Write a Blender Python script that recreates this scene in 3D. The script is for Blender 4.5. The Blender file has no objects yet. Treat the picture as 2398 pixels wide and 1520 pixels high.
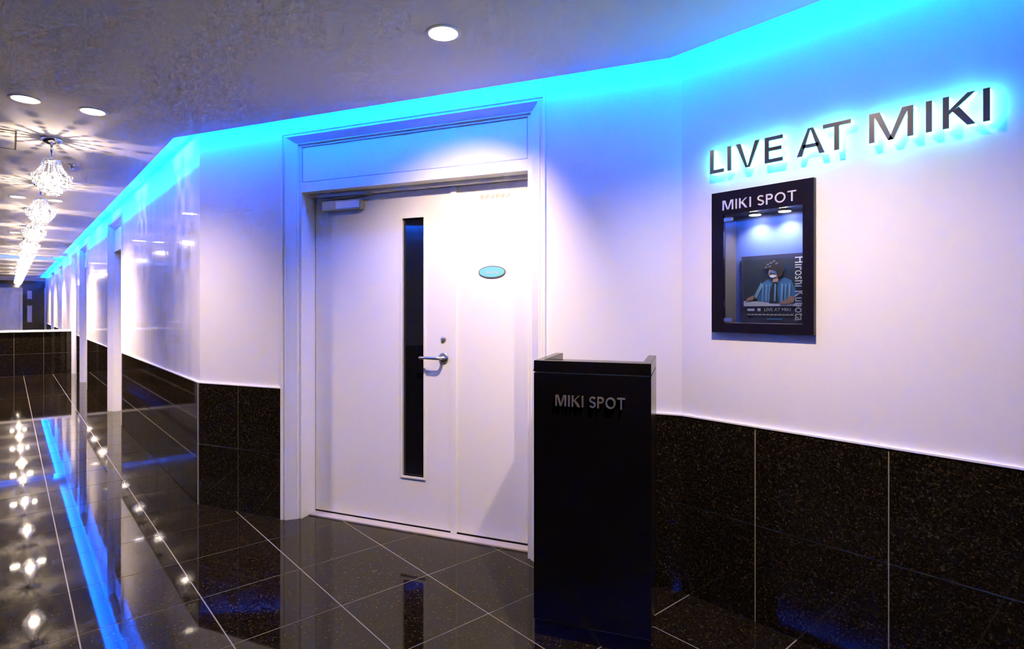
import bpy, bmesh, math, random
from mathutils import Vector, Matrix

# ------------------------------------------------------------------ camera, world, exposure
IMG_W, IMG_H = 2398, 1520
F_PX, PX, PY = 1334.6, 1115.0, 724.0          # focal length and principal point in pixels
EYE, YAW = 1.30, math.radians(39.31)
CEIL = 2.40                                     # ceiling underside
SC = bpy.context.scene
COL = SC.collection
cam_d = bpy.data.cameras.new('camera'); cam = bpy.data.objects.new('camera', cam_d); COL.objects.link(cam)
cam_d.sensor_width = 36.0; cam_d.sensor_fit = 'HORIZONTAL'
cam_d.lens = 36.0 * F_PX / IMG_W
cam_d.shift_x = (IMG_W / 2 - PX) / IMG_W
cam_d.shift_y = (PY - IMG_H / 2) / IMG_W
cam_d.clip_start = 0.02; cam_d.clip_end = 100
cam.location = (0, 0, EYE); cam.rotation_euler = (math.pi / 2, 0, -YAW)
SC.camera = cam
world = bpy.data.worlds.new('world'); SC.world = world; world.use_nodes = True
world.node_tree.nodes['Background'].inputs[0].default_value = (0.5, 0.45, 0.8, 1)
world.node_tree.nodes['Background'].inputs[1].default_value = 0.0
vs = SC.view_settings
vs.view_transform = 'Standard'; vs.look = 'None'; vs.exposure = 1.80; vs.gamma = 1.0; vs.use_curve_mapping = False
WARM = (1.0, 0.76, 0.52)                        # downlights and chandeliers
LED_COL = (0.0, 0.10, 1.0)                    # cove strips
LED_POWER = 72.0
SPOT_HALL = 100.0
random.seed(7)

# ------------------------------------------------------------------ materials
MATS = {}
def principled(name, base=(0.8, 0.8, 0.8), rough=0.5, metal=0.0, spec=0.5, emis=None, estr=0.0, coat=0.0, coat_rough=0.05, trans=0.0, ior=1.5):
    m = bpy.data.materials.new(name); m.use_nodes = True
    b = m.node_tree.nodes['Principled BSDF']
    b.inputs['Base Color'].default_value = (*base, 1); b.inputs['Roughness'].default_value = rough
    b.inputs['Metallic'].default_value = metal; b.inputs['Specular IOR Level'].default_value = spec
    b.inputs['Coat Weight'].default_value = coat; b.inputs['Coat Roughness'].default_value = coat_rough
    b.inputs['Transmission Weight'].default_value = trans; b.inputs['IOR'].default_value = ior
    if emis:
        b.inputs['Emission Color'].default_value = (*emis, 1); b.inputs['Emission Strength'].default_value = estr
    MATS[name] = m
    return m
def nodes_of(m):
    nt = m.node_tree
    return nt, nt.nodes['Principled BSDF'], (lambda t, **kw: _node(nt, t, kw))
def _node(nt, t, kw):
    n = nt.nodes.new(t)
    for k, v in kw.items(): setattr(n, k, v)
    return n
def ramp(nt, stops):
    r = nt.nodes.new('ShaderNodeValToRGB'); e = r.color_ramp.elements
    e[0].position, e[0].color = stops[0][0], (*stops[0][1], 1)
    e[1].position, e[1].color = stops[-1][0], (*stops[-1][1], 1)
    for p, c in stops[1:-1]:
        x = e.new(p); x.color = (*c, 1)
    return r
def fine_bump(m, scale=220, dist=0.0006, strength=0.25):
    nt, b, N = nodes_of(m)
    g = N('ShaderNodeNewGeometry'); n = N('ShaderNodeTexNoise'); n.inputs['Scale'].default_value = scale
    bp = N('ShaderNodeBump'); bp.inputs['Strength'].default_value = strength; bp.inputs['Distance'].default_value = dist
    nt.links.new(g.outputs['Position'], n.inputs['Vector']); nt.links.new(n.outputs['Fac'], bp.inputs['Height'])
    nt.links.new(bp.outputs['Normal'], b.inputs['Normal'])

principled('paint', (0.80, 0.79, 0.78), 0.7, spec=0.3); fine_bump(MATS['paint'])
principled('ceiling_paint', (0.82, 0.81, 0.80), 0.8, spec=0.2); fine_bump(MATS['ceiling_paint'])
principled('enamel', (0.80, 0.795, 0.78), 0.38, spec=0.45)
principled('steel', (0.62, 0.60, 0.57), 0.28, metal=1.0)
principled('bright_trim', (0.93, 0.92, 0.90), 0.3)
principled('sill_stone', (0.48, 0.44, 0.42), 0.35)
principled('gap_black', (0.01, 0.01, 0.012), 0.6)
principled('laminate', (0.005, 0.004, 0.006), 0.2, spec=0.35)
principled('chrome', (0.8, 0.78, 0.74), 0.12, metal=1.0)
principled('satin', (0.66, 0.61, 0.54), 0.33, metal=0.85)
principled('frame_black', (0.008, 0.006, 0.014), 0.3, spec=0.2)
principled('dark_glass', (0.004, 0.004, 0.008), 0.03, spec=0.6)
principled('pale_print', (0.62, 0.60, 0.66), 0.5)
principled('grey_print', (0.50, 0.47, 0.44), 0.6)
principled('letter_face', (0.24, 0.23, 0.25), 0.25, metal=1.0)
principled('letter_glow', (0.9, 0.95, 1.0), 0.5, emis=(0.07, 0.66, 1.0), estr=5.2)
principled('led', (0.9, 0.9, 0.9), 0.5, emis=LED_COL, estr=LED_POWER)
principled('lens', (1, 1, 1), 0.4, emis=(1.0, 0.86, 0.66), estr=14.0)
principled('bulb', (1, 1, 1), 0.4, emis=(1.0, 0.86, 0.74), estr=5.0)
principled('crystal', (1, 1, 1), 0.03, trans=0.85, ior=1.5, spec=0.8)
principled('closer_grey', (0.42, 0.44, 0.44), 0.4, metal=0.4)
principled('oval_cyan', (0.17, 0.56, 0.58), 0.4)
principled('oval_rim', (0.14, 0.11, 0.115), 0.4)
principled('blue_panel', (0.10, 0.16, 0.62), 0.5)
principled('case_side', (0.10, 0.09, 0.11), 0.35)
principled('case_lens', (1, 1, 1), 0.4, emis=(1.0, 0.88, 0.62), estr=9.0)
principled('photo_dark', (0.030, 0.040, 0.065), 0.35)
principled('photo_sheet', (0.045, 0.045, 0.11), 0.35)
principled('photo_hair', (0.030, 0.026, 0.035), 0.5)
principled('photo_cap', (0.16, 0.15, 0.20), 0.5)
principled('photo_skin', (0.50, 0.27, 0.20), 0.5)
principled('photo_blue', (0.055, 0.18, 0.42), 0.5)
principled('photo_sky', (0.20, 0.42, 0.66), 0.5)
principled('photo_white', (0.72, 0.72, 0.76), 0.5)
principled('far_dark', (0.012, 0.009, 0.014), 0.12)
principled('hatch_line', (0.06, 0.05, 0.06), 0.6)

# clear pane
m = principled('pane'); nt, b, N = nodes_of(m)
nt.nodes.remove(b); out = nt.nodes['Material Output']
tr = N('ShaderNodeBsdfTransparent'); gl = N('ShaderNodeBsdfGlossy'); gl.inputs['Roughness'].default_value = 0.02
fr = N('ShaderNodeFresnel'); fr.inputs['IOR'].default_value = 1.45; mx = N('ShaderNodeMixShader')
nt.links.new(fr.outputs[0], mx.inputs[0]); nt.links.new(tr.outputs[0], mx.inputs[1]); nt.links.new(gl.outputs[0], mx.inputs[2]); nt.links.new(mx.outputs[0], out.inputs[0])

# polished plaster of the corridor wall: brushed vertical streaks and a glossy coat
m = principled('plaster', (0.74, 0.72, 0.71), 0.55, spec=0.3, coat=0.38, coat_rough=0.045); nt, b, N = nodes_of(m)
g = N('ShaderNodeNewGeometry'); mp = N('ShaderNodeMapping'); mp.inputs['Scale'].default_value = (1, 1, 0.12)
n1 = N('ShaderNodeTexNoise'); n1.inputs['Scale'].default_value = 9.0; n1.inputs['Detail'].default_value = 5
rp = ramp(nt, [(0.3, (0.78, 0.76, 0.76)), (0.7, (0.88, 0.87, 0.86))])
bp = N('ShaderNodeBump'); bp.inputs['Strength'].default_value = 0.14; bp.inputs['Distance'].default_value = 0.006
nt.links.new(g.outputs['Position'], mp.inputs['Vector']); nt.links.new(mp.outputs[0], n1.inputs['Vector'])
nt.links.new(n1.outputs['Fac'], rp.inputs[0]); nt.links.new(rp.outputs[0], b.inputs['Base Color'])
nt.links.new(n1.outputs['Fac'], bp.inputs['Height']); nt.links.new(bp.outputs['Normal'], b.inputs['Normal']); nt.links.new(bp.outputs['Normal'], b.inputs['Coat Normal'])

# polished black granite with tan flecks
def granite(name, rough, gain):
    m = principled(name, (0.015, 0.012, 0.011), rough, spec=0.42); nt, b, N = nodes_of(m)
    g = N('ShaderNodeNewGeometry'); oi = N('ShaderNodeObjectInfo')
    sc_ = N('ShaderNodeVectorMath', operation='SCALE'); sc_.inputs[3].default_value = 1.0
    cmb = N('ShaderNodeCombineXYZ'); mul = N('ShaderNodeMath', operation='MULTIPLY'); mul.inputs[1].default_value = 37.0
    add = N('ShaderNodeVectorMath', operation='ADD')
    nt.links.new(oi.outputs['Random'], mul.inputs[0])
    for k in range(3): nt.links.new(mul.outputs[0], cmb.inputs[k])
    nt.links.new(g.outputs['Position'], add.inputs[0]); nt.links.new(cmb.outputs[0], add.inputs[1])
    warp = N('ShaderNodeTexNoise'); warp.inputs['Scale'].default_value = 30
    wv = N('ShaderNodeVectorMath', operation='SCALE'); wv.inputs[3].default_value = 0.03
    ad2 = N('ShaderNodeVectorMath', operation='ADD')
    nt.links.new(add.outputs[0], warp.inputs['Vector']); nt.links.new(warp.outputs['Color'], wv.inputs[0])
    nt.links.new(add.outputs[0], ad2.inputs[0]); nt.links.new(wv.outputs[0], ad2.inputs[1])
    v1 = N('ShaderNodeTexVoronoi'); v1.inputs['Scale'].default_value = 175; v1.inputs['Randomness'].default_value = 1
    v2 = N('ShaderNodeTexVoronoi'); v2.inputs['Scale'].default_value = 330
    nt.links.new(ad2.outputs[0], v1.inputs['Vector']); nt.links.new(ad2.outputs[0], v2.inputs['Vector'])
    s1 = N('ShaderNodeSeparateColor'); s2 = N('ShaderNodeSeparateColor')
    nt.links.new(v1.outputs['Color'], s1.inputs[0]); nt.links.new(v2.outputs['Color'], s2.inputs[0])
    r1 = ramp(nt, [(0.0, (0.004, 0.003, 0.0027)), (0.35, (0.008, 0.0058, 0.005)), (0.75, (0.019, 0.0135, 0.0105)), (0.94, (0.032, 0.023, 0.017)), (1.0, (0.095, 0.066, 0.043))])
    r2 = ramp(nt, [(0.0, (0.0, 0.0, 0.0)), (0.86, (0.0, 0.0, 0.0)), (0.95, (0.010, 0.0075, 0.0055)), (1.0, (0.030, 0.022, 0.015))])
    ad = N('ShaderNodeMix', data_type='RGBA', blend_type='ADD'); ad.inputs[0].default_value = 1.0
    nt.links.new(s1.outputs[0], r1.inputs[0]); nt.links.new(s2.outputs[1], r2.inputs[0])
    nt.links.new(r1.outputs[0], ad.inputs[6]); nt.links.new(r2.outputs[0], ad.inputs[7])
    gn = N('ShaderNodeVectorMath', operation='SCALE'); gn.inputs[3].default_value = gain
    nt.links.new(ad.outputs[2], gn.inputs[0]); nt.links.new(gn.outputs[0], b.inputs['Base Color'])
    return m
granite('granite', 0.036, 0.75)
principled('grout', (0.32, 0.30, 0.29), 0.7)

# ------------------------------------------------------------------ mesh helpers
class MB:
    def __init__(self): self.bm = bmesh.new()
    def box(self, x0, x1, y0, y1, z0, z1, bevel=0.0):
        bm = self.bm
        v = [bm.verts.new((x, y, z)) for z in (z0, z1) for y in (y0, y1) for x in (x0, x1)]
        fs = [bm.faces.new([v[i] for i in q]) for q in ((0, 2, 3, 1), (4, 5, 7, 6), (0, 1, 5, 4), (2, 6, 7, 3), (0, 4, 6, 2), (1, 3, 7, 5))]
        if bevel:
            es = list({e for f in fs for e in f.edges})
            bmesh.ops.bevel(bm, geom=es, offset=bevel, segments=2, affect='EDGES')
        return self
    def prism(self, poly, d0, d1, f=lambda a, b, d: (a, d, b)):
        """polygon in (a, b), extruded from d0 to d1; f maps (a, b, d) to xyz"""
        bm = self.bm
        A = [bm.verts.new(f(a, b, d0)) for a, b in poly]; B = [bm.verts.new(f(a, b, d1)) for a, b in poly]
        bm.faces.new(A); bm.faces.new(B[::-1])
        n = len(poly)
        for i in range(n):
            j = (i + 1) % n
            bm.faces.new((A[i], B[i], B[j], A[j]))
        return self
    def lathe(self, prof, c=(0, 0, 0), seg=24, axis='z'):
        bm = self.bm; rings = []
        for r, h in prof:
            ring = []
            for k in range(seg):
                a = 2 * math.pi * k / seg; ca, sa = r * math.cos(a), r * math.sin(a)
                p = (ca, sa, h) if axis == 'z' else ((ca, h, sa) if axis == 'y' else (h, ca, sa))
                ring.append(bm.verts.new((c[0] + p[0], c[1] + p[1], c[2] + p[2])))
            rings.append(ring)
        for a, b in zip(rings, rings[1:]):
            for k in range(seg):
                j = (k + 1) % seg
                bm.faces.new((a[k], a[j], b[j], b[k]))
        bm.faces.new(rings[0][::-1]); bm.faces.new(rings[-1])
        return self
    def tube(self, pts, r, seg=10):
        bm = self.bm; rings = []; P = [Vector(p) for p in pts]
        rr = r if isinstance(r, (list, tuple)) else [r] * len(P)
        for i, p in enumerate(P):
            t = (P[min(i + 1, len(P) - 1)] - P[max(i - 1, 0)]).normalized()
            up = Vector((0, 0, 1)) if abs(t.z) < 0.9 else Vector((1, 0, 0))
            x = t.cross(up).normalized(); y = x.cross(t)
            rings.append([bm.verts.new(p + (x * math.cos(2 * math.pi * k / seg) + y * math.sin(2 * math.pi * k / seg)) * rr[i]) for k in range(seg)])
        for a, b in zip(rings, rings[1:]):
            for k in range(seg):
                j = (k + 1) % seg
                bm.faces.new((a[k], a[j], b[j], b[k]))
        bm.faces.new(rings[0][::-1]); bm.faces.new(rings[-1])
        return self
    def bead(self, c, r, sz=1.0):
        d = bmesh.ops.create_icosphere(self.bm, subdivisions=1, radius=r)
        for v in d['verts']:
            v.co = Vector((c[0] + v.co.x, c[1] + v.co.y, c[2] + v.co.z * sz))
        return self
    def mesh(self, name, mat, smooth=False):
        bmesh.ops.recalc_face_normals(self.bm, faces=self.bm.faces)
        me = bpy.data.meshes.new(name); self.bm.to_mesh(me); self.bm.free()
        me.materials.append(MATS[mat])
        if smooth:
            for p in me.polygons: p.use_smooth = True
        return me
    def build(self, name, mat, parent=None, smooth=False):
        return place(name, self.mesh(name, mat, smooth), parent)
def place(name, me, parent=None, loc=(0, 0, 0)):
    o = bpy.data.objects.new(name, me); COL.objects.link(o); o.location = loc
    if parent is not None: o.parent = parent
    return o
def empty(name, loc=(0, 0, 0), rz=0.0):
    o = bpy.data.objects.new(name, None); COL.objects.link(o); o.location = loc; o.rotation_euler = (0, 0, rz)
    o.empty_display_size = 0.1
    return o
def tag(o, label, cat, group=None):
    o['label'] = label; o['category'] = cat
    if group: o['group'] = group
    return o
def struct(o, label=None, cat=None):
    o['kind'] = 'structure'
    if label: o['label'] = label
    if cat: o['category'] = cat
    return o
def copy_tree(o, parent=None):
    c = o.copy(); COL.objects.link(c); c.parent = parent
    for ch in list(o.children): copy_tree(ch, c)
    return c

# ------------------------------------------------------------------ plan of the place
# +Y runs down the corridor, +X to its right; the three walls in view are
#   corridor wall  X = C1.x from C1 onward, door wall C1 -> C2, sign wall X = C2.x before C2
C1 = Vector((0.981, 4.1034)); C2 = Vector((2.4036, 1.4347))
U2 = (C2 - C1).normalized(); N2 = Vector((-U2.y, U2.x)); L2 = (C2 - C1).length
R2 = math.atan2(U2.y, U2.x); R1 = -math.pi / 2
XL, YB, YE = -2.45, -3.2, 25.0                 # opposite wall, wall behind the viewer, far end
OFF = 0.165                                     # gap between ceiling edge and wall
WT = 0.30                                       # wall thickness
WTOP = 2.50
TILE_H, LEDGE = 0.404, 0.810

_tile_cache = {}
def wall_tile(parent, s0, s1, z0, z1, gap=0.005, d=0.010):
    w, h = round(s1 - s0 - gap, 4), round(z1 - z0 - gap, 4)
    if w < 0.01 or h < 0.01: return
    if (w, h) not in _tile_cache:
        _tile_cache[(w, h)] = MB().box(-w / 2, w / 2, -d, 0.002, -h / 2, h / 2).mesh('tile', 'granite')
    place('tile', _tile_cache[(w, h)], parent, ((s0 + s1) / 2, 0, (z0 + z1) / 2))
def wainscot(parent, joints):
    """rows of granite tiles on a wall face (local r = 0), joints given along s"""
    s0, s1 = joints[0], joints[-1]
    MB().box(s0, s1, -0.0075, 0.001, 0, LEDGE).build('tile_joint', 'grout', parent)
    for a, b_ in zip(joints, joints[1:]):
        wall_tile(parent, a, b_, 0.0, TILE_H); wall_tile(parent, a, b_, TILE_H, LEDGE - 0.001)
    MB().box(s0, s1, -0.013, 0.001, LEDGE - 0.001, LEDGE + 0.006).build('ledge_trim', 'bright_trim', parent)
def span(a, b, p):
    r = [a]
    while r[-1] + p < b - 0.05: r.append(r[-1] + p)
    return r + [b]

# ---- walls
DOOR_S0, DOOR_S1 = 0.69, 2.375                  # outer casing of the double door on the door wall
w2 = struct(MB().box(0, DOOR_S0 + 0.01, 0, WT, 0, WTOP).box(DOOR_S1 - 0.01, L2, 0, WT, 0, WTOP).box(DOOR_S0, DOOR_S1, 0, WT, 2.374, WTOP).build('wall_center', 'paint'),
            'white painted wall around the double door, black granite tiles below', 'wall')
w2.location = (*C1, 0); w2.rotation_euler.z = R2
wainscot(w2, [0.0, 0.343, DOOR_S0]); wainscot(w2, [DOOR_S1, 2.70, L2 + .002])

# sign wall, with the niche of the poster case cut out
CASE_Y0, CASE_Y1, CASE_Z0, CASE_Z1 = 0.869, 1.279, 1.20, 1.805
s_of = lambda y: C2.y - y
ns0, ns1, nz0, nz1 = s_of(CASE_Y1) + 0.03, s_of(CASE_Y0) - 0.03, CASE_Z0 + 0.02, CASE_Z1 - 0.05
SL = C2.y - YB
w3 = struct(MB().box(-0.13, ns0, 0, WT, 0, WTOP).box(ns1, SL, 0, WT, 0, WTOP).box(ns0, ns1, 0, WT, 0, nz0).box(ns0, ns1, 0, WT, nz1, WTOP).box(ns0, ns1, 0.12, WT, nz0, nz1).build('wall_right', 'paint'),
            'white wall with glowing lettering and poster case, black tiles below', 'wall')
w3.location = (*C2, 0); w3.rotation_euler.z = R1
wainscot(w3, [0.0, 0.338] + [0.338 + 0.464 * k for k in range(1, 10)])

# corridor wall: local s = C1.y - Y (negative going away); door recesses left open
DOORS1 = [(7.45, 8.62), (11.15, 12.36), (13.00, 14.10), (16.75, 18.15), (20.0, 21.4)]
PLAIN = [(14.10, 16.75)]                        # stretch without tiles beyond the low wall
sY = lambda y: C1.y - y
mbw = MB(); y = C1.y
for a, b_ in DOORS1:
    mbw.box(sY(a + 0.01), sY(y), 0, WT, 0, WTOP); mbw.box(sY(b_), sY(a), 0, WT, 2.374, WTOP); y = b_ - 0.01
mbw.box(sY(YE), sY(y), 0, WT, 0, WTOP)
w1 = struct(mbw.build('wall_left', 'plaster'), 'polished streaky plaster wall of the corridor with black tiles below', 'wall')
w1.location = (*C1, 0); w1.rotation_euler.z = R1
y = C1.y
for a, b_ in DOORS1 + [(YE, YE)]:
    if (y, a) not in PLAIN and a - y > 0.3:
        wainscot(w1, [sY(t) for t in span(y, a, 0.4575)][::-1])
    y = b_
tr_ = MB().box(-0.012, 0.004, -0.012, 0.004, 0, LEDGE).build('corner_trim', 'grout', w1)

# opposite wall, wall behind, far end wall
wo = struct(MB().box(0, YE - YB, 0, WT, 0, WTOP).build('wall_opposite', 'paint')); wo.location = (XL, YB, 0); wo.rotation_euler.z = math.pi / 2
MB().box(0, YE - YB, -0.012, 0.001, 0, LEDGE).build('wainscot', 'granite', wo)
wf = struct(MB().box(0, 5.4, 0, WT, 0, WTOP).build('wall_front', 'paint')); wf.location = (C2.x + 0.3, YB, 0); wf.rotation_euler.z = math.pi
MB().box(0, 5.4, -0.012, 0.001, 0, LEDGE).build('wainscot', 'granite', wf)
wb = struct(MB().box(0, C1.x - XL, 0, WT, 0, WTOP).build('wall_back', 'paint'), 'far end wall of the corridor', 'wall'); wb.location = (XL, YE, 0)
wainscot(wb, span(0.0, C1.x - XL, 0.4575))

# ---- ceiling with the light cove along the walls, and a cross cove far down the corridor
def off_poly(o, y_far):
    """outline of the ceiling kept a distance o from every wall on the right and left"""
    k1x = C1.x - o; k1y = C1.y + (-o + o * N2.x) / N2.y
    k2x = C2.x - o; k2y = C1.y - ((k2x - C1.x) * N2.x + o) / N2.y
    return [(XL + o, YB), (k2x, YB), (k2x, k2y), (k1x, k1y), (k1x, y_far), (XL + o, y_far)]
CX0, CX1 = 15.06, 15.90
xy = lambda a, b, d: (a, b, d)
cl = struct(MB().prism(off_poly(OFF, CX0), CEIL, CEIL + 0.02, xy).prism(off_poly(OFF + 0.05, CX0 - 0.05), CEIL + 0.02, WTOP + 0.01, xy).build('ceiling', 'ceiling_paint'),
            'white flat ceiling with a blue lit gap along the walls', 'ceiling')
def far_ceiling():
    o = OFF
    p1 = [(XL + o, CX1), (C1.x - o, CX1), (C1.x - o, YE - 0.25), (XL + o, YE - 0.25)]
    p2 = [(XL + o + .05, CX1), (C1.x - o - .05, CX1), (C1.x - o - .05, YE - 0.25), (XL + o + .05, YE - 0.25)]
    p3 = [(XL, YE - 0.27), (C1.x, YE - 0.27), (C1.x, YE), (XL, YE)]
    return MB().prism(p1, CEIL, CEIL + 0.02, xy).prism(p2, CEIL + 0.02, WTOP + 0.01, xy).prism(p3, CEIL - 0.02, WTOP, xy)
struct(far_ceiling().build('ceiling', 'ceiling_paint'), 'white ceiling of the far corridor beyond the cross cove', 'ceiling')
struct(MB().box(XL - WT, C2.x + WT, YB - WT, YE + WT, WTOP, WTOP + 0.06).build('ceiling', 'ceiling_paint'), 'white top of the light cove above the ceiling edge', 'ceiling')

# LED strips lying on the ceiling edge
def strip(o0, o1, pts_fn, name, label):
    a, b_ = pts_fn(o0), pts_fn(o1); mb = MB()
    for i in range(len(a) - 1):
        q = [a[i], a[i + 1], b_[i + 1], b_[i]]
        mb.prism(q, CEIL + 0.0195, CEIL + 0.029, xy)
    return tag(mb.build(name, 'led'), label, 'LED strip', 'blue strips hidden in the ceiling coves')
strip(OFF + .016, OFF + .030, lambda o: off_poly(o, CX0)[1:5], 'led_strip', 'blue LED strip in the cove along the door wall and near corridor')
strip(OFF + .016, OFF + .030, lambda o: [(C1.x - o, CX1 + .02), (C1.x - o, YE - 0.27)], 'led_strip', 'blue LED strip in the cove beyond the low tiled wall')
strip(OFF + .016, OFF + .030, lambda o: [(XL + o, YB), (XL + o, CX0)], 'led_strip_offscreen', 'blue LED strip in the cove of the opposite wall')
strip(0.02, 0.034, lambda o: [(XL + .3, CX0 - o), (C1.x - .3, CX0 - o)], 'led_strip', 'blue LED strip in the cove crossing the far corridor')

# ---- floor: slab of light joint with polished granite tiles on it
PITCH, GX, GY = 0.4575, 0.2115, 2.308
fl = struct(MB().box(XL - .1, C2.x + .3, YB - .1, YE + .1, -0.08, -0.0016).build('floor', 'grout'), 'floor of polished black granite tiles with pale joints', 'floor')
tile_me = MB().box(-(PITCH - .0055) / 2, (PITCH - .0055) / 2, -(PITCH - .0055) / 2, (PITCH - .0055) / 2, -0.010, 0.0).mesh('tile', 'granite')
S_, C_ = math.sin(YAW), math.cos(YAW)
def project(X, Y, Z):
    d = X * S_ + Y * C_; l = X * C_ - Y * S_
    return (PX + F_PX * l / d, PY - F_PX * (Z - EYE) / d, d) if d > 0.05 else None
seen, rest = [], []
for i in range(-6, 6):
    for j in range(-13, 51):
        cx_, cy_ = GX + PITCH * (i + .5), GY + PITCH * (j + .5)
        h = PITCH / 2
        if not (XL - h < cx_ < C2.x + h and YB - h < cy_ < YE + h): continue
        near = [(cx_ + a, cy_ + b_) for a in (-h, h) for b_ in (-h, h)]
        def inside(p):
            if p[1] > C1.y: return p[0] < C1.x + .25
            r = (p[0] - C1.x) * N2.x + (p[1] - C1.y) * N2.y
            return r < 0.22 and p[0] < C2.x
        if not any(inside(p) for p in near): continue
        pr = [project(*p, 0) for p in near]
        vis = all(pr) and max(p[0] for p in pr) > 0 and min(p[0] for p in pr) < IMG_W and min(p[1] for p in pr) < IMG_H
        (seen if vis else rest).append((pr[0][2] if vis else 99, cx_, cy_))
seen.sort()
for d, x, y in seen[:300]: place('tile', tile_me, fl, (x, y, 0))
mb = MB(); e = (PITCH - .0055) / 2
for d, x, y in seen[300:] + rest: mb.box(x - e, x + e, y - e, y + e, -0.010, 0.0)
o = mb.build('tile', 'granite', fl); o['kind'] = 'stuff'

# ------------------------------------------------------------------ doorways
def casing(parent, W, zt=2.38, a_side=0.11, a_top=0.075):
    """moulded frame swept round the opening; local s from 0 to W, r into the wall"""
    prof = [(0, .06), (0, -.014), (.012, -.014), (.016, -.004), (.026, -.004), (.029, -.010), (.036, -.010), (.084, .036), (.090, .036), (.090, .050), (.110, .050), (.110, .215)]
    bm = bmesh.new(); rows = []
    for a, r in prof:
        at = a * a_top / a_side
        rows.append([bm.verts.new(p) for p in ((a, r, 0), (a, r, zt - at), (W - a, r, zt - at), (W - a, r, 0))])
    for p, q in zip(rows, rows[1:]):
        for k in range(3): bm.faces.new((p[k], p[k + 1], q[k + 1], q[k]))
    bm.normal_update()
    mb = MB(); mb.bm.free(); mb.bm = bm
    me = bpy.data.meshes.new('casing'); bm.to_mesh(me); bm.free(); me.materials.append(MATS['enamel'])
    return place('casing', me, parent)
def transom(parent, W, z_head=2.024):
    a, b_ = 0.108, W - 0.108
    MB().box(a, b_, 0.050, 0.21, z_head, z_head + 0.060).box(a, b_, 0.064, 0.21, z_head + 0.058, 2.31).box(a, b_, 0.135, 0.185, z_head - 0.018, z_head + 0.002).build('head_rail', 'enamel', parent)
    MB().box(a + .007, b_ - .007, 0.054, 0.066, z_head + 0.064, 2.298, bevel=0.002).build('transom_panel', 'enamel', parent)
def leaf_mesh(s0, s1, z0, z1, r0, r1, hole=None):
    mb = MB()
    if not hole: return mb.box(s0, s1, r0, r1, z0, z1, bevel=0.0015)
    a, b_, c, d = hole
    return mb.box(s0, a, r0, r1, z0, z1).box(b_, s1, r0, r1, z0, z1).box(a, b_, r0, r1, z0, c).box(a, b_, r0, r1, d, z1)
LR = 0.18                                       # leaf face depth in the recess
def closer(parent, s0, z0):
    o = MB().box(s0, s0 + 0.29, LR - 0.045, LR, z0, z0 + 0.062, bevel=0.004).build('door_closer', 'closer_grey', parent)
    MB().box(s0 + 0.11, s0 + 0.283, LR - 0.048, LR - 0.044, z0 + 0.010, z0 + 0.052).build('cover_plate', 'steel', o)
    MB().box(s0 - 0.03, s0 + 0.36, LR - 0.05, LR - 0.018, z0 + 0.086, z0 + 0.102).build('slide_rail', 'closer_grey', o)
    MB().tube([(s0 + 0.07, LR - 0.03, z0 + 0.06), (s0 + 0.07, LR - 0.03, z0 + 0.078), (s0 + 0.27, LR - 0.034, z0 + 0.085)], 0.009).build('closer_arm', 'closer_grey', o)
def handle(parent, s, z, direction):
    o = MB().lathe([(0.0, LR), (0.030, LR), (0.030, LR - 0.008), (0.026, LR - 0.011), (0.0, LR - 0.011)], (s, 0, z), 28, 'y').build('handle_rose', 'steel', parent, True)
    d = direction
    MB().tube([(s, LR - 0.008, z), (s, LR - 0.045, z), (s + d * .004, LR - 0.055, z), (s + d * .016, LR - 0.060, z), (s + d * .06, LR - 0.060, z), (s + d * .125, LR - 0.059, z + .001), (s + d * .132, LR - 0.058, z + .001)],
              [0.0095, 0.0095, 0.0098, 0.0095, 0.0085, 0.0080, 0.005], 14).build('lever', 'steel', o, True)
    MB().lathe([(0.0, LR), (0.0145, LR), (0.0145, LR - 0.010), (0.012, LR - 0.013), (0.0, LR - 0.013)], (s, 0, z + 0.111), 20, 'y').build('lock_cylinder', 'steel', parent, True)

# the white double door of the door wall
W = DOOR_S1 - DOOR_S0
d1 = struct(empty('door_1', (*(C1 + U2 * DOOR_S0), 0), R2), 'white double door with tall slit window set in a moulded white frame', 'door')
casing(d1, W); transom(d1, W)
q = lambda s: s - DOOR_S0
leaf = leaf_mesh(q(0.806), q(1.768), 0.020, 2.004, LR, LR + .04, (q(1.443), q(1.587), 0.308, 1.841)).build('door_leaf', 'enamel', d1)
MB().box(q(1.440), q(1.590), LR + .014, LR + .020, 0.30, 1.85).build('window_pane', 'dark_glass', leaf)
bz = 0.012
MB().box(q(1.443) - bz, q(1.443), LR - .007, LR + .014, .308 - bz, 1.841 + bz).box(q(1.587), q(1.587) + bz, LR - .007, LR + .014, .308 - bz, 1.841 + bz) \
    .box(q(1.443), q(1.587), LR - .007, LR + .014, .308 - bz, .308).box(q(1.443), q(1.587), LR - .007, LR + .014, 1.841, 1.841 + bz).build('window_bead', 'enamel', leaf)
handle(leaf, q(1.716), 1.018, -1)
closer(leaf, q(0.885), 1.912)
side = leaf_mesh(q(1.776), q(2.262), 0.020, 2.004, LR, LR + .04).build('side_leaf', 'enamel', d1)
MB().box(q(1.764), q(1.800), LR - .012, LR + .001, 0.010, 2.004, bevel=.0015).build('cover_strip', 'enamel', side)
for k in range(6):                              # row of small grey characters, too faint to read
    s = q(1.945) + k * 0.031
    mb = MB().box(s, s + 0.011, LR - .0012, LR, 1.920, 1.944 - .007 * (k % 3)).box(s + .012, s + 0.020, LR - .0012, LR, 1.920 + .006 * (k % 2), 1.944)
    mb.build('character', 'grey_print', side)
MB().box(q(0.80), q(2.265), 0.115, LR + .002, 0.0, 0.010, bevel=.002).build('threshold', 'sill_stone', d1)
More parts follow.
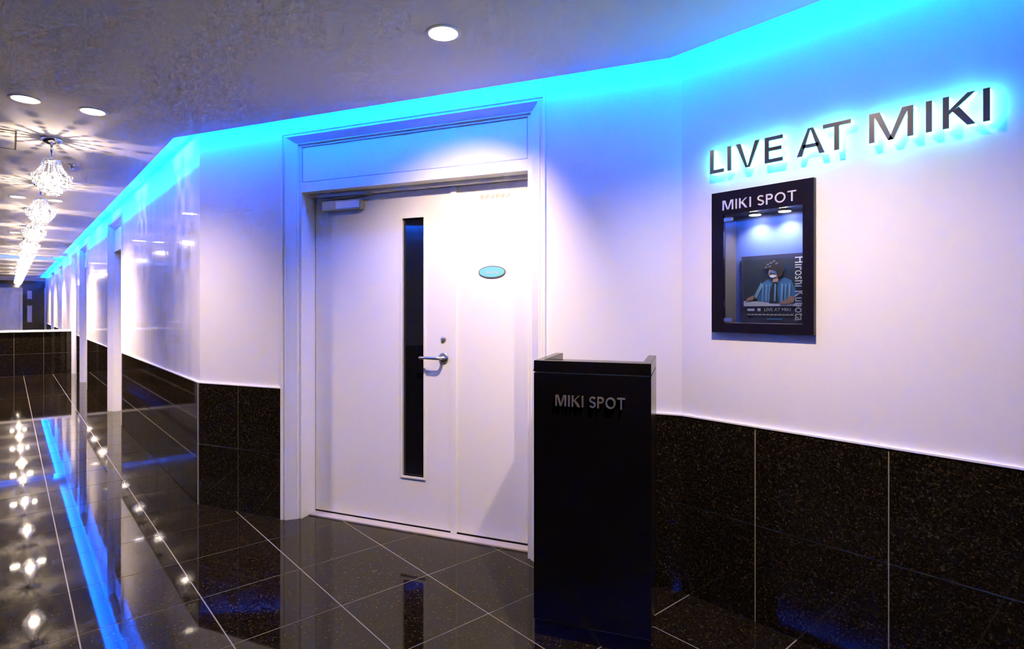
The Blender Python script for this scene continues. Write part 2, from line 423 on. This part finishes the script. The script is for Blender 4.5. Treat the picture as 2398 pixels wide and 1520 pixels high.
MB().box(q(0.80), q(2.265), LR + .03, LR + .06, 0.0, 2.03).box(q(0.80), q(2.265), LR + .006, LR + .04, 0.0, 0.018).build('backing', 'gap_black', d1)

# oval door sign
ov = tag(empty('oval_sign', (*(C1 + U2 * 2.017 + N2 * (LR - 0.0005)), 1.508), R2), 'small pale cyan oval sign on the narrow door leaf', 'sign')
ell = lambda a, b_, n=40: [(a * math.cos(2 * math.pi * k / n), b_ * math.sin(2 * math.pi * k / n)) for k in range(n)]
MB().prism(ell(.080, .034), -.006, 0.001).build('rim', 'oval_rim', ov)
MB().prism(ell(.075, .0295), -.0075, -.005).build('plate', 'oval_cyan', ov)
for k in range(5):
    a = -0.034 + k * 0.015
    MB().box(a, a + .010, -.0082, -.007, -.010 + .003 * (k % 2), .004 - .004 * (k % 3)).build('character', 'grey_print', ov)

# doors along the corridor
for k, (a, b_) in enumerate(DOORS1):
    W = b_ - a
    d = struct(empty('door_%d' % (k + 2), (C1.x, b_, 0), R1),
               ['white recessed door nearest the double door in the corridor wall', 'second white recessed door down the corridor wall', 'white recessed door just before the low tiled wall',
                'first white recessed door beyond the low tiled wall', 'last white recessed door before the dark far end'][k], 'door')
    casing(d, W); transom(d, W)
    lf = leaf_mesh(0.114, W - 0.114, 0.012, 2.004, LR, LR + .04).build('door_leaf', 'enamel', d)
    handle(lf, 0.18, 1.018, 1); closer(lf, 0.16, 1.912)
    MB().box(0.11, W - 0.11, 0.115, LR + .05, 0.0, 0.010).build('threshold', 'sill_stone', d)

# ------------------------------------------------------------------ lettering (stroke alphabet)
def diag(x0, y0, x1, y1, hw): return [(x0 - hw, y0), (x0 + hw, y0), (x1 + hw, y1), (x1 - hw, y1)]
def rect(x0, x1, y0, y1): return [(x0, y0), (x1, y0), (x1, y1), (x0, y1)]
def ring(cx, cy, rx, ry, t, a0, a1, n=18):
    out = []
    for k in range(n):
        p, q_ = math.radians(a0 + (a1 - a0) * k / n), math.radians(a0 + (a1 - a0) * (k + 1) / n)
        f = lambda a, ex: (cx + (rx - ex) * math.cos(a), cy + (ry - ex) * math.sin(a))
        out.append([f(p, 0), f(q_, 0), f(q_, t), f(p, t)])
    return out
def glyph(ch, w, h, t):
    """polygons of a capital letter in a w x h box, stroke t"""
    if ch == 'I': return [rect(w / 2 - t / 2, w / 2 + t / 2, 0, h)]
    if ch == 'L': return [rect(0, t, 0, h), rect(t, w, 0, t * .9)]
    if ch == 'T': return [rect(0, w, h - t * .9, h), rect(w / 2 - t / 2, w / 2 + t / 2, 0, h - t * .9)]
    if ch == 'E': return [rect(0, t, 0, h), rect(t, w, 0, t * .9), rect(t, w * .93, h * .52 - t * .45, h * .52 + t * .45), rect(t, w, h - t * .9, h)]
    if ch == 'V': return [[(0, h), (w / 2 - t * .55, 0), (w / 2 + t * .1, 0), (t * 1.15, h)], [(w, h), (w / 2 + t * .55, 0), (w / 2 - t * .1, 0), (w - t * 1.15, h)]]
    if ch == 'A': return [[(0, 0), (w / 2 - t * .55, h), (w / 2 + t * .1, h), (t * 1.15, 0)], [(w, 0), (w / 2 + t * .55, h), (w / 2 - t * .1, h), (w - t * 1.15, 0)], rect(w * .22, w * .78, h * .28, h * .28 + t * .85)]
    if ch == 'M': return [rect(0, t, 0, h), rect(w - t, w, 0, h), [(t, h), (t * 1.9, h), (w / 2 + t * .1, h * .12), (w / 2 + t * .45, 0), (w / 2 - t * .5, 0), (t, h - t * .9)], [(w - t, h), (w - t * 1.9, h), (w / 2 - t * .1, h * .12), (w / 2 - t * .45, 0), (w / 2 + t * .5, 0), (w - t, h - t * .9)]]
    if ch == 'K': return [rect(0, t, 0, h), [(t, h * .42), (t, h * .42 + t * .9), (w - t * 1.2, h), (w, h)], [(t * 1.5, h * .50), (t * 2.5, h * .62), (w, 0), (w - t * 1.25, 0)]]
    if ch == 'O': return ring(w / 2, h / 2, w / 2, h / 2, t, 0, 360, 36)
    if ch == 'P': return [rect(0, t, 0, h)] + ring(w - h * .28, h * .72, h * .28, h * .28, t, -90, 90) + [rect(t, w - h * .28, h - t, h), rect(t, w - h * .28, h * .44, h * .44 + t)]
    if ch == 'S':
        ry = h * .275
        return ring(w / 2, h - ry, w / 2, ry, t, 25, 270) + ring(w / 2, ry, w / 2, ry, t, -155, 90)
WID = dict(I=.24, L=.55, V=.85, E=.6, A=.9, T=.75, M=1.08, K=.78, S=.62, P=.62, O=.95)
def word(parent, text, s0, s1, z0, z1, r0, r1, t, mat, name='letter'):
    """letters of a word spread evenly from s0 to s1 on a face at depth r0..r1"""
    h = z1 - z0; gap = .17; units = sum(.38 if c == ' ' else WID[c] + gap for c in text) - gap
    k = (s1 - s0) / units; s = s0
    for c in text:
        if c == ' ': s += .38 * k; continue
        w = WID[c] * k; mb = MB()
        for p in glyph(c, w, h, t): mb.prism([(s + a, z0 + b_) for a, b_ in p], r0, r1)
        mb.build(name, mat, parent); s += (WID[c] + gap) * k

# glowing sign on the sign wall: dark metal faces, lit bodies behind
sg = tag(empty('lettered_sign', (*C2, 1.887), R1), 'backlit wall sign LIVE AT MIKI in dark metal letters with cyan glow', 'sign')
SIGN = [('L', 1.274, 1.211), ('I', 1.199, 1.178), ('V', 1.160, 1.062), ('E', 1.042, .973), ('A', .921, .823), ('T', .829, .738), ('M', .681, .553), ('I', .520, .502), ('K', .475, .393), ('I', .377, .357)]
for ch, ya, yb in SIGN:
    s0, w, h, t = s_of(ya), ya - yb, 0.103, 0.0165
    mb, mg = MB(), MB()
    for p in glyph(ch, w, h, t):
        mb.prism([(s0 + a, b_) for a, b_ in p], -.046, -.040)
        mg.prism([(s0 + a, b_) for a, b_ in p], -.028, -.010)
    lt = mb.build('letter', 'letter_face', sg); mg.build('glowing_body', 'letter_glow', lt)
    for a in ((s0 + w / 2,) if ch in 'ITV' else (s0 + t / 2, s0 + w - t)):
        zc = h * .5 if ch == 'I' else .008
        MB().box(a - .002, a + .002, -.041, 0.001, zc - .002, zc + .002).build('stud', 'steel', lt)

# ------------------------------------------------------------------ poster case on the sign wall
pc = tag(empty('poster_case', (*C2, CASE_Z0), R1), 'black framed poster case reading MIKI SPOT with two small lamps inside', 'display case')
fs0, fs1, fh = s_of(CASE_Y1), s_of(CASE_Y0), CASE_Z1 - CASE_Z0
i0, i1, iz0, iz1 = fs0 + .050, fs1 - .040, .040, fh - .098     # inner opening
FR = -.022
MB().box(fs0, i0, FR, 0.001, 0, fh).box(i1, fs1, FR, 0.001, 0, fh).box(i0, i1, FR, 0.001, 0, iz0).box(i0, i1, FR, 0.001, iz1, fh).build('frame', 'frame_black', pc)
MB().box(i0, i1, .098, .104, iz0, iz1).build('back_panel', 'blue_panel', pc)
MB().box(i0 - .006, i0, 0, .10, iz0, iz1).box(i1, i1 + .006, 0, .10, iz0, iz1).box(i0, i1, 0, .10, iz0 - .006, iz0).box(i0, i1, 0, .10, iz1, iz1 + .006).build('lining', 'case_side', pc)
MB().box(i0 + .001, i1 - .001, -.012, -.009, iz0 + .001, iz1 - .001).build('glass_pane', 'pane', pc)
for z in (iz0 + .006, iz1 - .030):
    MB().box(i0 + .002, i0 + .040, -.019, -.012, z, z + .016, bevel=.002).build('hinge', 'steel', pc)
for s in (i0 + .105, i0 + .225):
    o = MB().lathe([(0, iz1 + .001), (.026, iz1 + .001), (.026, iz1 - .007), (.0, iz1 - .007)], (s, .050, 0), 20).build('lamp', 'steel', pc, False)
    MB().lathe([(0, iz1 - .007), (.022, iz1 - .007), (.022, iz1 - .0085), (.0, iz1 - .0085)], (s, .050, 0), 20).build('lens', 'case_lens', o)
    ld = bpy.data.lights.new('case_lamp', 'SPOT'); ld.energy = 1.9; ld.color = (1, .93, .85); ld.spot_size = math.radians(130); ld.spot_blend = .8; ld.shadow_soft_size = .015
    lo = bpy.data.objects.new('case_lamp', ld); COL.objects.link(lo); lo.parent = pc; lo.location = (s, .050, iz1 - .012)
word(pc, 'MIKI SPOT', fs0 + .050, fs1 - .062, fh - .080, fh - .038, FR - .002, FR + .001, .0062, 'pale_print')

# the poster standing in the case
def text_mesh(txt, size, mat, name):
    c = bpy.data.curves.new(name, 'FONT'); c.body = txt; c.size = size; c.extrude = 0.0003; c.resolution_u = 3
    o = bpy.data.objects.new(name, c); COL.objects.link(o)
    dg = bpy.context.evaluated_depsgraph_get()
    me = bpy.data.meshes.new_from_object(o.evaluated_get(dg)); bpy.data.objects.remove(o); bpy.data.curves.remove(c)
    me.materials.clear(); me.materials.append(MATS[mat])
    return me
PW, PH = .2575, .290
po = tag(empty('poster', (C2.x + .090, C2.y - (i0 + .028), CASE_Z0 + iz0 + .0), R1), 'dark concert poster of a keyboard player inside the poster case', 'poster')
MB().box(0, PW, 0, .003, 0, PH).build('sheet', 'photo_sheet', po)
def pic(name, mat, poly, d): return MB().prism([(a * PW, b_ * PH) for a, b_ in poly], -d, -d + .0006).build(name, mat, po)
pic('picture_ground', 'photo_dark', [(.06, .25), (.97, .25), (.97, .94), (.06, .94)], .0008)
pic('jacket', 'photo_blue', [(.26, .33), (.30, .48), (.36, .60), (.46, .655), (.60, .63), (.70, .66), (.80, .62), (.86, .50), (.90, .40), (.82, .33), (.66, .31), (.60, .28), (.50, .28), (.40, .31)], .0016)
pic('shirt', 'photo_dark', [(.46, .29), (.47, .46), (.52, .60), (.60, .60), (.59, .44), (.62, .29)], .0022)
for a, w in ((.34, .02), (.395, .03), (.445, .018), (.535, .025), (.64, .03), (.70, .02), (.755, .03)):
    pic('stripe', 'photo_sky', [(a, .32), (a + w, .32), (a + w + .012, .56), (a + .012, .585)], .0026)
pic('sleeve', 'photo_sky', [(.20, .37), (.26, .36), (.36, .55), (.33, .60)], .0028)
pic('neck', 'photo_skin', [(.52, .60), (.60, .60), (.62, .70), (.52, .70)], .0030)
pic('face', 'photo_skin', [(.535 + .085 * math.cos(t * .4), .735 + .080 * math.sin(t * .4)) for t in range(16)], .0034)
pic('beard', 'photo_white', [(.47, .675), (.53, .660), (.58, .685), (.55, .712), (.49, .712)], .0040)
pic('hair', 'photo_hair', [(.60, .66), (.66, .69), (.70, .78), (.69, .87), (.61, .925), (.50, .93), (.42, .895), (.38, .83), (.40, .785), (.46, .795), (.54, .775), (.58, .74)], .0040)
for a, b_ in ((.42, .86), (.39, .82), (.47, .88), (.52, .905), (.45, .83), (.56, .87)):
    pic('highlight', 'photo_cap', [(a, b_ - .018), (a + .04, b_ - .010), (a + .045, b_ + .014), (a + .008, b_ + .012)], .0046)
pic('sunglasses', 'photo_blue', [(.47, .735), (.56, .725), (.57, .755), (.48, .765)], .0050)
pic('hand', 'photo_skin', [(.08, .33), (.18, .34), (.24, .38), (.20, .41), (.10, .37)], .0028)
pic('hand', 'photo_skin', [(.62, .31), (.72, .33), (.80, .40), (.86, .38), (.84, .30), (.66, .28)], .0030)
pic('keyboard', 'photo_white', [(.04, .25), (.93, .25), (.93, .285), (.62, .295), (.30, .32), (.04, .33)], .0020)
me = text_mesh('Hiroshi Kubota', PW * .215, 'photo_white', 'lettering')
xs = [v.co.x for v in me.vertices]; k = PH * .90 / (max(xs) - min(xs))
o = place('lettering', me, po, (PW * .865, -.0052, PH * .955)); o.rotation_euler = (math.pi / 2, math.pi / 2, 0); o.scale = (k, 1.0, 1)
me = text_mesh('LIVE AT MIKI', PW * .075, 'photo_white', 'lettering')
o = place('lettering', me, po, (PW * .38, -.0010, PH * .178)); o.rotation_euler = (math.pi / 2, 0, 0)
pic('text_mark', 'photo_white', [(.10, .18), (.22, .18), (.22, .215), (.10, .215)], .0010)
pic('text_mark', 'photo_white', [(.27, .178), (.32, .178), (.32, .22), (.27, .22)], .0010)
for k in range(12): pic('text_mark', 'grey_print', [(.10 + k * .062, .115), (.15 + k * .062, .115), (.15 + k * .062, .135), (.10 + k * .062, .135)], .0010)
pic('text_mark', 'photo_blue', [(.42, .05), (.66, .05), (.66, .075), (.42, .075)], .0010)

# ------------------------------------------------------------------ lectern
LV = math.radians(20.0)
lv = Vector((math.cos(LV) * C_ - math.sin(LV) * S_, -math.cos(LV) * S_ - math.sin(LV) * C_))
lec = tag(empty('lectern', (1.6249, 1.6200, 0), math.atan2(lv.y, lv.x)), 'tall black lectern with chrome lettering MIKI SPOT standing by the door', 'lectern')
LW, LD, LH = .45, .42, 1.095
MB().box(.002, LW - .002, .004, LD, 0, .058, bevel=.002).build('plinth', 'laminate', lec)
MB().box(.006, LW - .006, .008, LD - .004, .056, 1.052).build('core', 'gap_black', lec)
MB().box(0, LW, 0, .02, .0615, 1.0465, bevel=.0015).build('front_panel', 'laminate', lec)
MB().box(0, .02, .02, LD, .0615, 1.0465).build('side_panel', 'laminate', lec)
MB().box(LW - .02, LW, .02, LD, .0615, 1.0465).build('side_panel', 'laminate', lec)
MB().box(0, LW, 0, .028, 1.050, LH, bevel=.0015).box(0, .034, .02, LD, 1.050, LH, bevel=.0015).box(LW - .034, LW, .02, LD, 1.050, LH, bevel=.0015).build('top_rim', 'laminate', lec)
MB().box(.03, LW - .03, .026, LD, 1.045, 1.066).build('reading_board', 'laminate', lec)
MB().box(.006, LW - .006, .006, LD, 1.0455, 1.0508).build('joint_line', 'steel', lec)
MB().box(.004, LW - .004, .006, LD, .0570, .0620).build('joint_line', 'grey_print', lec)
for x in (-.0015, LW - .0035):
    MB().box(x, x + .005, -.0015, .010, 1.053, 1.060).build('steel_pin', 'chrome', lec)
word(lec, 'MIKI SPOT', .089, .356, .919, .962, -.009, .0005, .0058, 'satin')

# ------------------------------------------------------------------ low tiled wall across the corridor
lw = tag(empty('low_wall', (-1.35, 14.17, 0), 0), 'low wall faced with black granite tiles and capped white across the corridor', 'partition')
LWW = C1.x + 1.35
MB().box(0, LWW, 0.0, .22, 0, .862).build('core', 'paint', lw)
wj = [LWW - .4575 * k for k in range(5, -1, -1)]
wj = [0.0] + [t for t in wj if t > .05]
MB().box(0, LWW, -0.0075, 0.001, 0, .85).build('tile_joint', 'grout', lw)
for a, b_ in zip(wj, wj[1:]):
    wall_tile(lw, a, b_, 0, .424); wall_tile(lw, a, b_, .424, .848)
MB().box(0, LWW, -.03, .25, .848, .884, bevel=.004).build('cap', 'enamel', lw)

# ------------------------------------------------------------------ far end: white door and dark door in a dark surround
fy = YE - .001
fe = struct(empty('door_7', (0, fy, 0), 0), 'white panel door and dark glazed door under a dark lintel at the far end', 'door')
MB().box(-1.3, .965, -.10, 0.01, 2.03, 2.27).build('lintel', 'far_dark', fe)
MB().box(-1.2, .285, -.05, 0.01, 0, 2.03).build('white_leaf', 'enamel', fe)
MB().box(-.46, -.452, -.053, -.04, 0, 2.03).build('leaf_joint', 'gap_black', fe)
MB().box(.285, .345, -.09, 0.01, 0, 2.03).build('post', 'enamel', fe)
dk = MB().box(.345, .94, -.06, 0.01, 0, 2.03).build('dark_leaf', 'far_dark', fe)
for z0, z1 in ((1.65, 1.93), (.85, 1.42)):
    MB().box(.47, .60, -.066, -.058, z0, z1).build('window_pane', 'pale_print', dk)
MB().box(.94, .98, -.10, 0.01, 0, 2.2).build('post', 'enamel', fe)

# ------------------------------------------------------------------ downlights
def spot(parent, energy, angle, soft=.035, z=-.012, color=WARM, blend=1.0):
    ld = bpy.data.lights.new('downlight_lamp', 'SPOT'); ld.energy = energy; ld.color = color
    ld.spot_size = math.radians(angle); ld.spot_blend = blend; ld.shadow_soft_size = soft
    lo = bpy.data.objects.new('downlight_lamp', ld); COL.objects.link(lo); lo.parent = parent; lo.location = (0, 0, z)
    return lo
DL_RING = MB().lathe([(.058, 0.001), (.070, 0.001), (.070, -.003), (.066, -.005), (.058, -.005)], seg=36)
def dl_ring_mesh():
    bm = bmesh.new(); prof = [(.056, .001), (.070, .001), (.070, -.003), (.066, -.005), (.058, -.005), (.056, .001)]; seg = 36; rings = []
    for r, h in prof[:-1]:
        rings.append([bm.verts.new((r * math.cos(2 * math.pi * k / seg), r * math.sin(2 * math.pi * k / seg), h)) for k in range(seg)])
    for i in range(len(rings)):
        a, b_ = rings[i], rings[(i + 1) % len(rings)]
        for k in range(seg): bm.faces.new((a[k], a[(k + 1) % seg], b_[(k + 1) % seg], b_[k]))
    bmesh.ops.recalc_face_normals(bm, faces=bm.faces)
    me = bpy.data.meshes.new('trim_ring'); bm.to_mesh(me); bm.free(); me.materials.append(MATS['enamel']); return me
DL_RING.bm.free(); DL_RING = dl_ring_mesh()
DL_LENS = MB().lathe([(0, .0015), (.058, .0015), (.058, -.003), (.050, -.004), (0, -.005)], seg=36).mesh('lens', 'lens')
def downlight(x, y, energy, angle, label, group=None, aim=None, soft=.035, suffix=''):
    t = tag(empty('downlight' + suffix, (x, y, CEIL), 0), label, 'downlight', group)
    place('trim_ring', DL_RING, t); place('lens', DL_LENS, t); lo = spot(t, energy, angle, soft); lo.name = 'downlight_lamp' + suffix
    if aim: lo.rotation_euler = (Vector(aim) - Vector((x, y, CEIL))).to_track_quat('-Z', 'Y').to_euler()
    return t
downlight(1.336, 1.839, 66.0, 84, 'round recessed downlight in the ceiling in front of the white double door', aim=(*(C1 + U2 * 1.80 + N2 * .18), 1.22))
downlight(1.65, 0.88, 52.0, 136, 'round recessed downlight lighting the sign wall and the lectern', soft=.022, suffix='_offscreen')
for y in (3.80, 7.155, 10.51, 13.86, 16.3, 19.4, 22.3):
    for x in (.062, .358):
        downlight(x, y, 34.0 if y < 4 else SPOT_HALL, 125,
                  'round recessed downlight of the pair just before the first chandelier' if y < 4 else 'round recessed downlight of a pair set farther down between the chandeliers', 'paired corridor downlights')

# ------------------------------------------------------------------ chandeliers
def chandelier(x, y):
    t = tag(empty('chandelier', (x, y, CEIL), 0), 'small bell shaped crystal chandelier hanging beside the square ceiling hatch', 'chandelier', 'row of crystal chandeliers in the corridor')
    MB().lathe([(.0, .001), (.056, .001), (.058, -.008), (.050, -.022), (.030, -.034), (.012, -.040), (.0, -.040)], seg=24).build('canopy', 'chrome', t, True)
    MB().lathe([(0, -.038), (.008, -.038), (.008, -.085), (.005, -.088), (.005, -.140), (.0, -.140)], seg=12).build('stem', 'chrome', t, True)
    MB().lathe([(.0, -.138), (.048, -.138), (.050, -.143), (.048, -.150), (.0, -.150)], seg=24).build('top_plate', 'chrome', t, True)
    mb = MB(); n = 14
    for k in range(n):
        a = 2 * math.pi * k / n
        for i in range(8):
            f = i / 7; r = .048 + .050 * f ** 1.4; mb.bead((r * math.cos(a), r * math.sin(a), -.156 - .088 * f), .0062)
    mb.build('bead_strands', 'crystal', t)
    def tier(r0, r1, z, n, rb, rows):
        mb = MB()
        for j in range(rows):
            f = j / max(1, rows - 1); r = r0 + (r1 - r0) * f
            for k in range(n):
                a = 2 * math.pi * (k + .5 * j) / n
                mb.bead((r * math.cos(a), r * math.sin(a), z - j * rb * 2.0), rb, 1.25)
        return mb
    for r0, r1, z, n, rb, rows in ((.104, .098, -.246, 20, .0105, 2), (.092, .078, -.286, 18, .0095, 2), (.066, .040, -.318, 14, .0095, 3)):
        o = tier(r0, r1, z, n, rb, rows).build('crystal_tier', 'crystal', t)
        hoop = []
        for k in range(25):
            a = 2 * math.pi * k / 24; hoop.append(((r0 - .012) * math.cos(a), (r0 - .012) * math.sin(a), z + .010))
        MB().tube(hoop, .0022, 6).build('hoop', 'chrome', o)
    for k in range(4):
        a = math.pi / 4 + k * math.pi / 2; cx_, cy_ = .046 * math.cos(a), .046 * math.sin(a)
        MB().lathe([(0, -.225), (.010, -.227), (.019, -.245), (.021, -.262), (.014, -.282), (0, -.290)], (cx_, cy_, 0), 12).build('bulb', 'bulb', t, True)
    MB().lathe([(0, -.148), (.006, -.148), (.006, -.222), (.014, -.226), (.014, -.232), (0, -.232)], seg=10).build('lamp_holder', 'chrome', t, True)
    ld = bpy.data.lights.new('chandelier_lamp', 'POINT'); ld.energy = 2.4; ld.color = WARM; ld.shadow_soft_size = .004
    lo = bpy.data.objects.new('chandelier_lamp', ld); COL.objects.link(lo); lo.parent = t; lo.location = (0, 0, -.258)
    return t
ch0 = chandelier(.2105, 4.58)
for k in range(1, 12):
    c = copy_tree(ch0); c.location = (.2105, 4.58 + 1.68 * k, CEIL)
    c['label'] = 'small bell shaped crystal chandelier farther along the corridor row'

# ------------------------------------------------------------------ small ceiling fittings
ht = tag(empty('ceiling_hatch', (.036, 4.52, CEIL), 0), 'square ceiling access hatch with thin dark edge beside the first chandelier', 'hatch')
for x0, x1, y0, y1 in ((-.52, 0, 0, .008), (-.52, 0, .512, .52), (-.008, 0, .008, .512), (-.52, -.512, .008, .512)):
    MB().box(x0, x1, y0, y1, -.005, .001).build('edge_trim', 'hatch_line', ht)
MB().box(-.51, -.010, .010, .510, -.003, .001).build('panel', 'ceiling_paint', ht)
sp = tag(empty('sprinkler_head', (.366, 5.297, CEIL), 0), 'tiny chrome sprinkler head in the corridor ceiling', 'sprinkler')
MB().lathe([(0, .001), (.028, .001), (.026, -.005), (.010, -.008), (.0, -.008)], seg=20).build('rose', 'chrome', sp, True)
MB().lathe([(0, -.007), (.006, -.007), (.006, -.030), (.014, -.031), (.014, -.034), (0, -.034)], seg=14).build('deflector', 'chrome', sp, True)

SC.cycles.use_denoising = True
SC.cycles.max_bounces = 6
SC.cycles.diffuse_bounces = 4
SC.cycles.glossy_bounces = 3
SC.cycles.transmission_bounces = 4
SC.cycles.use_adaptive_sampling = True
SC.cycles.adaptive_threshold = 0.08
SC.cycles.adaptive_min_samples = 20
SC.cycles.sample_clamp_indirect = 60.0
SC.cycles.caustics_reflective = False
SC.cycles.caustics_refractive = False
